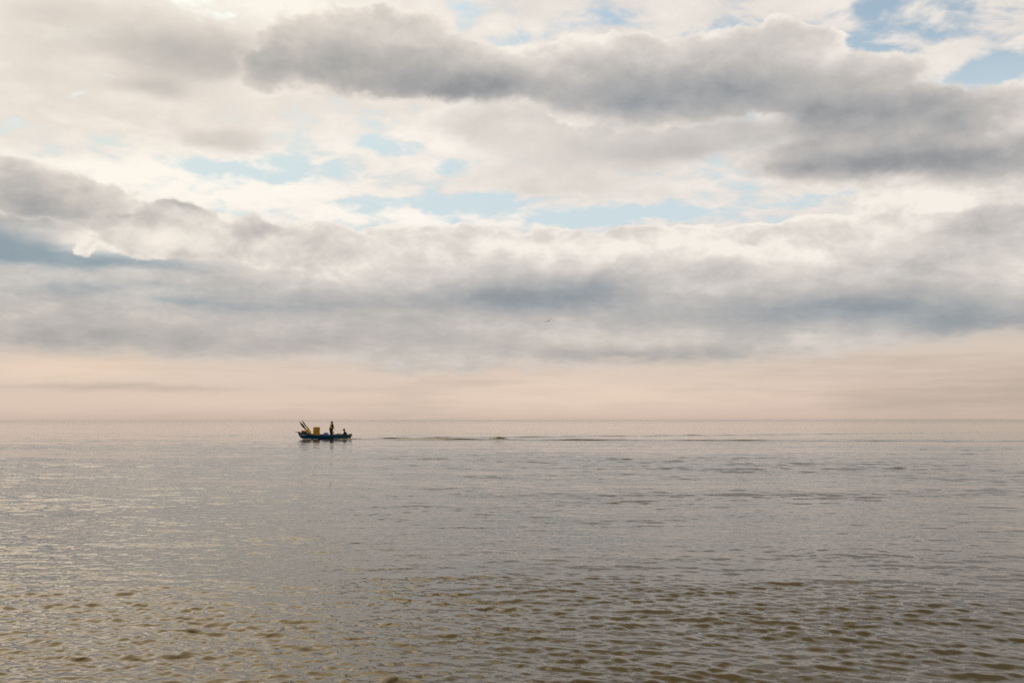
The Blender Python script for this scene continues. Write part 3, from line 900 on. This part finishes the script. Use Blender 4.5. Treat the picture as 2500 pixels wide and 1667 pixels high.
def head(mb, base, fwd, up, s=1.0):
    """skull, jaw, nose, brow, ears; base = top of the neck; returns the frame"""
    fwd = Vector(fwd).normalized(); up = Vector(up); up = (up - fwd * up.dot(fwd)).normalized(); lf = up.cross(fwd)
    base = Vector(base)
    P = lambda f, l, u: base + (fwd * f + lf * l + up * u) * s
    rot = Matrix((fwd, lf, up)).transposed()
    mb.ball(P(0.0, 0, 0.125), (0.098 * s, 0.076 * s, 0.100 * s), 18, 12, rot)
    mb.ball(P(0.035, 0, 0.055), (0.062 * s, 0.056 * s, 0.070 * s), 16, 10, rot)
    mb.ball(P(0.062, 0, 0.012), (0.026 * s, 0.028 * s, 0.022 * s), 12, 8, rot)
    mb.cap(P(0.093, 0, 0.105), P(0.112, 0, 0.072), 0.010 * s, 0.014 * s)
    mb.ball(P(0.083, 0, 0.120), (0.018 * s, 0.052 * s, 0.012 * s), 12, 8, rot)
    mb.ball(P(0.090, 0, 0.040), (0.012 * s, 0.026 * s, 0.011 * s), 12, 8, rot)
    for q in (1, -1):
        mb.ball(P(-0.005, q * 0.078, 0.085), (0.020 * s, 0.009 * s, 0.030 * s), 10, 8, rot)
    return P, rot

def eyes_and_mouth(P, rot, parent, s=1.0):
    for q in (1, -1):
        MB().ball(P(0.090, q * 0.031, 0.098), (0.008 * s, 0.013 * s, 0.008 * s), 10, 6, rot).build('eye', M_gullb, parent)

# --- standing man, facing the stern. Person frame: x forward, z up
man = thing('person', 'standing man in yellow jacket, dark vest and dark overalls, hands together', 'person')
body = MB()
hip = Vector((0.0, 0, 0.90)); chest = Vector((0.03, 0, 1.25)); neck = Vector((0.045, 0, 1.47))
LEGS = []
for q in (1, -1):
    h0 = Vector((0.0, q * 0.09, 0.88)); kn = Vector((0.045, q * 0.115, 0.48)); an = Vector((-0.015, q * 0.125, 0.09))
    LEGS.append((h0, kn, an))
    body.cap(h0, kn, 0.085, 0.058).cap(kn, an, 0.058, 0.040).cap(an, an + Vector((0.15, 0, -0.045)), 0.042, 0.034)
body.cap(hip, hip + Vector((0, 0, 0.05)), 0.14, 0.14).cap(hip, chest, 0.13, 0.145).cap(chest, neck - Vector((0, 0, 0.08)), 0.145, 0.07)
body.cap(neck - Vector((0, 0, 0.08)), neck + Vector((0.01, 0, 0.05)), 0.06, 0.055)
ARMS = []
for q in (1, -1):
    sh_ = Vector((0.02, q * 0.19, 1.39)); elb = Vector((-0.035, q * 0.265, 1.13)); wr = Vector((0.255, q * 0.085, 1.035))
    ARMS.append((sh_, elb, wr))
    body.cap(sh_, elb, 0.055, 0.042).cap(elb, wr, 0.042, 0.028)
    hand(body, wr, Vector((0.16, -q * 0.09, -0.02)), Vector((0, -q, -0.6)), 0.65)
HP, HR = head(body, neck + Vector((0.015, 0, 0.03)), (0.985, 0.0, -0.17), (0.17, 0, 0.985))
fused('body', body, M_skin, man, 0.0065, 4)
eyes_and_mouth(HP, HR, man)
hr_ = MB(); hr_.ball(HP(-0.016, 0, 0.145), (0.100, 0.084, 0.094), 18, 12, HR); hr_.ball(HP(-0.055, 0, 0.085), (0.062, 0.074, 0.075), 14, 10, HR)
fused('hair', hr_, M_hair, man, 0.009, 3)
trs = MB()
for (h0, kn, an) in LEGS:
    trs.cap(h0, kn, 0.140, 0.112).cap(kn, an + Vector((0, 0, 0.02)), 0.112, 0.092)
trs.cap(hip + Vector((0, 0.03, -0.02)), hip + Vector((0, 0.03, 0.14)), 0.178, 0.168).cap(hip + Vector((0, -0.03, -0.02)), hip + Vector((0, -0.03, 0.14)), 0.178, 0.168)
fused('overalls', trs, M_navy, man, 0.010, 6)
for (h0, kn, an) in LEGS:
    MB().cap(an + Vector((0, 0, -0.01)), an + Vector((0.0, 0, 0.16)), 0.056, 0.066).cap(an + Vector((-0.02, 0, -0.04)), an + Vector((0.17, 0, -0.045)), 0.045, 0.042).build('boot', M_rope, man)
jk = MB()
jk.cap(hip + Vector((0, 0, 0.12)), chest, 0.150, 0.168).cap(chest + Vector((0, 0.06, 0)), chest + Vector((0, 0.09, 0.10)), 0.13, 0.10).cap(chest + Vector((0, -0.06, 0)), chest + Vector((0, -0.09, 0.10)), 0.13, 0.10)
jk.cap(chest, neck - Vector((0, 0, 0.07)), 0.15, 0.085)
for (sh_, elb, wr) in ARMS:
    jk.cap(sh_, elb, 0.074, 0.060).cap(elb, wr - (wr - elb) * 0.12, 0.060, 0.045)
fused('jacket', jk, M_yellow, man, 0.010, 5)
vs_ = MB()
vs_.cap(hip + Vector((0.055, 0, 0.12)), chest + Vector((0.060, 0, 0.02)), 0.165, 0.170).cap(chest + Vector((0.075, 0, 0.0)), neck + Vector((0.03, 0, -0.06)), 0.165, 0.085)
for q in (1, -1): vs_.cap(chest + Vector((0.085, q * 0.085, -0.16)), chest + Vector((0.07, q * 0.11, 0.12)), 0.125, 0.10)
fused('vest', vs_, M_vest, man, 0.011, 5)
cl_ = MB().cap(neck + Vector((-0.005, 0, -0.05)), neck + Vector((0.008, 0, 0.0)), 0.085, 0.074)
cl_.build('collar', M_vest, man)
aboard(man, (-0.80, 0.02, 0.048), (0, 0, math.pi - R(14)))
man.scale = (0.965, 0.965, 0.965)

# --- seated steersman, facing the bow
sit = thing('person', 'steersman in brown cap and blue vest sitting hunched at the stern', 'person')
body = MB()
SC = 0.95
hip = Vector((0, 0, 0.11)); chest = Vector((0.06, 0, 0.40)); neck = Vector((0.11, 0, 0.60))
LEGS = []
for q in (1, -1):
    h0 = Vector((0.02, q * 0.09, 0.10)); kn = Vector((0.40, q * 0.16, 0.27)); an = Vector((0.62, q * 0.13, -0.09))
    LEGS.append((h0, kn, an))
    body.cap(h0, kn, 0.080, 0.056).cap(kn, an, 0.056, 0.04).cap(an, an + Vector((0.14, 0, -0.03)), 0.04, 0.034)
body.cap(hip, chest, 0.135, 0.135).cap(chest, neck - Vector((0.02, 0, 0.06)), 0.135, 0.07).cap(neck - Vector((0.02, 0, 0.06)), neck + Vector((0.03, 0, 0.05)), 0.056, 0.052)
ARMS = [(Vector((0.10, 0.18, 0.53)), Vector((0.24, 0.25, 0.34)), Vector((0.43, 0.17, 0.315))),
        (Vector((0.06, -0.18, 0.53)), Vector((-0.12, -0.25, 0.33)), Vector((-0.03, -0.10, 0.30)))]
for i, (sh_, elb, wr) in enumerate(ARMS):
    body.cap(sh_, elb, 0.052, 0.04).cap(elb, wr, 0.04, 0.027)
    hand(body, wr, wr - elb, Vector((0, 0, -1)), 0.55, 0.95)
HP, HR = head(body, neck + Vector((0.03, 0, 0.03)), (0.985, 0.12, -0.10), (0.1, 0, 0.99), 0.97)
fused('body', body, M_skin, sit, 0.0065, 4)
eyes_and_mouth(HP, HR, sit)
hr_ = MB(); hr_.ball(HP(-0.045, 0, 0.10), (0.066, 0.077, 0.066), 14, 10, HR)
fused('hair', hr_, M_hair, sit, 0.009, 3)
cp = MB(); cp.ball(HP(-0.006, 0, 0.160), (0.104, 0.086, 0.072), 18, 10, HR)
cp.ball(HP(0.115, 0, 0.146), (0.075, 0.066, 0.012), 16, 8, HR)
fused('cap', cp, M_cap, sit, 0.008, 3)
trs = MB()
for (h0, kn, an) in LEGS: trs.cap(h0, kn, 0.100, 0.076).cap(kn, an + Vector((-0.01, 0, 0.03)), 0.076, 0.062)
trs.cap(hip + Vector((0, 0.04, 0)), hip + Vector((0, -0.04, 0)), 0.145, 0.145)
fused('trousers', trs, M_darkcloth, sit, 0.010, 5)
for (h0, kn, an) in LEGS: MB().cap(an + Vector((-0.01, 0, 0)), an + Vector((0.15, 0, -0.03)), 0.052, 0.044).build('boot', M_rope, sit)
slv = MB()
for (sh_, elb, wr) in ARMS: slv.cap(sh_, elb, 0.070, 0.056).cap(elb, wr - (wr - elb) * 0.12, 0.056, 0.042)
slv.cap(chest + Vector((0, 0.1, 0.06)), chest + Vector((0, -0.1, 0.06)), 0.11, 0.11)
fused('sleeves', slv, M_darkcloth, sit, 0.010, 4)
vs_ = MB(); vs_.cap(hip + Vector((0, 0, 0.02)), chest, 0.155, 0.16).cap(chest + Vector((0, 0.05, 0)), chest + Vector((0.03, 0.09, 0.10)), 0.12, 0.085).cap(chest + Vector((0, -0.05, 0)), chest + Vector((0.03, -0.09, 0.10)), 0.12, 0.085).cap(chest, neck - Vector((0.01, 0, 0.05)), 0.15, 0.082)
fused('vest', vs_, M_bluevest, sit, 0.010, 5)
aboard(sit, (-2.17, 0.16, 0.155), (0, 0, R(4)))

# ------------------------------------------------------------------ foam along the waterline and close astern
def foam_patch(x0, x1, off, count, rmin, rmax, seed, side=1, spread=0.05):
    rng = random.Random(seed); mb = MB()
    base = bmesh.new(); bmesh.ops.create_icosphere(base, subdivisions=1, radius=1.0)
    base.verts.index_update()
    bv = [v.co.copy() for v in base.verts]; bf = [[v.index for v in f.verts] for f in base.faces]; base.free()
    for _ in range(count):
        x = rng.uniform(x0, x1)
        y = (hull_y(x, 0.02) if x > -2.36 else 0.45 * rng.uniform(-1, 1) * (1 - min(0.6, (-2.36 - x) * 0.5))) 
        y = side * (y + off) + rng.gauss(0, spread)
        r_ = rng.uniform(rmin, rmax)
        p = BOAT_MX @ Vector((x, y, 0)); p.z = rng.uniform(0.015, 0.05)
        sc = Vector((r_ * rng.uniform(1, 2.2), r_, r_ * rng.uniform(0.5, 0.9)))
        mb.add([p + Vector((v.x * sc.x, v.y * sc.y, v.z * sc.z)) for v in bv], bf)
    return mb
fm = MB()
for args in ((1.0, 1.84, 0.03, 170, 0.02, 0.045, 1), (0.4, 1.1, 0.05, 50, 0.012, 0.028, 2), (-2.36, -1.1, 0.12, 420, 0.025, 0.06, 3),
             (-2.95, -2.36, 0.12, 420, 0.025, 0.06, 4), (1.0, 1.86, 0.03, 120, 0.02, 0.045, 5, -1), (-2.36, -1.0, 0.05, 120, 0.02, 0.04, 6, -1)):
    p_ = foam_patch(*args); fm.add(p_.v, p_.f)
foam = fm.build('wake_foam', M_foam)
foam['kind'] = 'stuff'; foam['label'] = 'thin white foam along the waterline and just behind the stern'

# ------------------------------------------------------------------ gulls
def gull(label, loc, rot, group=None, s=1.0, lift=(48, 20)):
    t = thing('gull', label, 'gull', group)
    b = MB(); b.ball((0, 0, 0), (0.20, 0.065, 0.062), 16, 10); b.ball((0.19, 0, 0.025), (0.06, 0.045, 0.045), 12, 8); b.cap((0.08, 0, 0.01), (0.18, 0, 0.025), 0.055, 0.04)
    fused('body', b, M_gullw, t, 0.012, 2)
    MB().cap((0.245, 0, 0.02), (0.285, 0, 0.012), 0.012, 0.005).build('beak', M_beak, t)
    tl = MB(); tl.add([(-0.15, -0.03, 0.012), (-0.15, 0.03, 0.012), (-0.33, 0.075, 0.0), (-0.35, 0, 0.004), (-0.33, -0.075, 0.0),
                       (-0.15, -0.03, -0.008), (-0.15, 0.03, -0.008), (-0.33, 0.075, -0.008), (-0.35, 0, -0.006), (-0.33, -0.075, -0.008)],
                      [(0, 1, 2, 3, 4), (9, 8, 7, 6, 5), (0, 5, 6, 1), (1, 6, 7, 2), (2, 7, 8, 3), (3, 8, 9, 4), (4, 9, 5, 0)])
    tl.build('tail', M_gullw, t)
    for q, up in ((1, lift[0]), (-1, lift[1])):
        secs = []
        y = 0.04; z = 0.02
        for (ds, chord, xle, ang) in ((0, 0.20, 0.10, 0), (0.14, 0.20, 0.13, up), (0.14, 0.185, 0.15, up * 0.85), (0.13, 0.15, 0.12, up * 0.6), (0.12, 0.10, 0.05, up * 0.5), (0.10, 0.03, -0.05, up * 0.4)):
            y += ds * math.cos(R(ang)); z += ds * math.sin(R(ang))
            secs.append((y, z, chord, xle))
        def strip(a, b, name, m):
            vv = []; ff = []
            for (y_, z_, ch, xl) in secs[a:b + 1]:
                for (fx_, th_) in ((0, 0), (0.3, 0.010), (1, 0.001), (0.3, -0.006)):
                    vv.append((xl - fx_ * ch, q * y_, z_ + th_))
            for i in range(b - a):
                for k in range(4): ff.append((i * 4 + k, i * 4 + (k + 1) % 4, i * 4 + 4 + (k + 1) % 4, i * 4 + 4 + k))
            ff += [(3, 2, 1, 0), tuple(len(vv) - 4 + k for k in range(4))]
            return link_mesh(name, vv, ff, m)
        w_ = strip(0, 4, 'wing', M_gullw if q == 1 else M_gullg); w_.parent = t
        tp = strip(4, 5, 'wing_tip', M_gullb); tp.parent = w_
    t.location = loc; t.rotation_euler = rot; t.scale = (s, s, s)
    return t
gull('white gull with black wing tip banking over the sea behind the boat', (3.70, 100.0, 11.72), (R(15), R(-4), R(-105)), None, 0.72, (40, 12))
gull('speck of a far gull gliding against the low grey cloud bank', (47.2, 300.0, 39.6), (R(-8), 0, R(150)), 'far gulls over the sea', 1.0, (12, 12))
gull('speck of a far gull gliding against the low grey cloud bank', (117.0, 350.0, 38.2), (R(8), 0, R(160)), 'far gulls over the sea', 0.9, (10, 10))
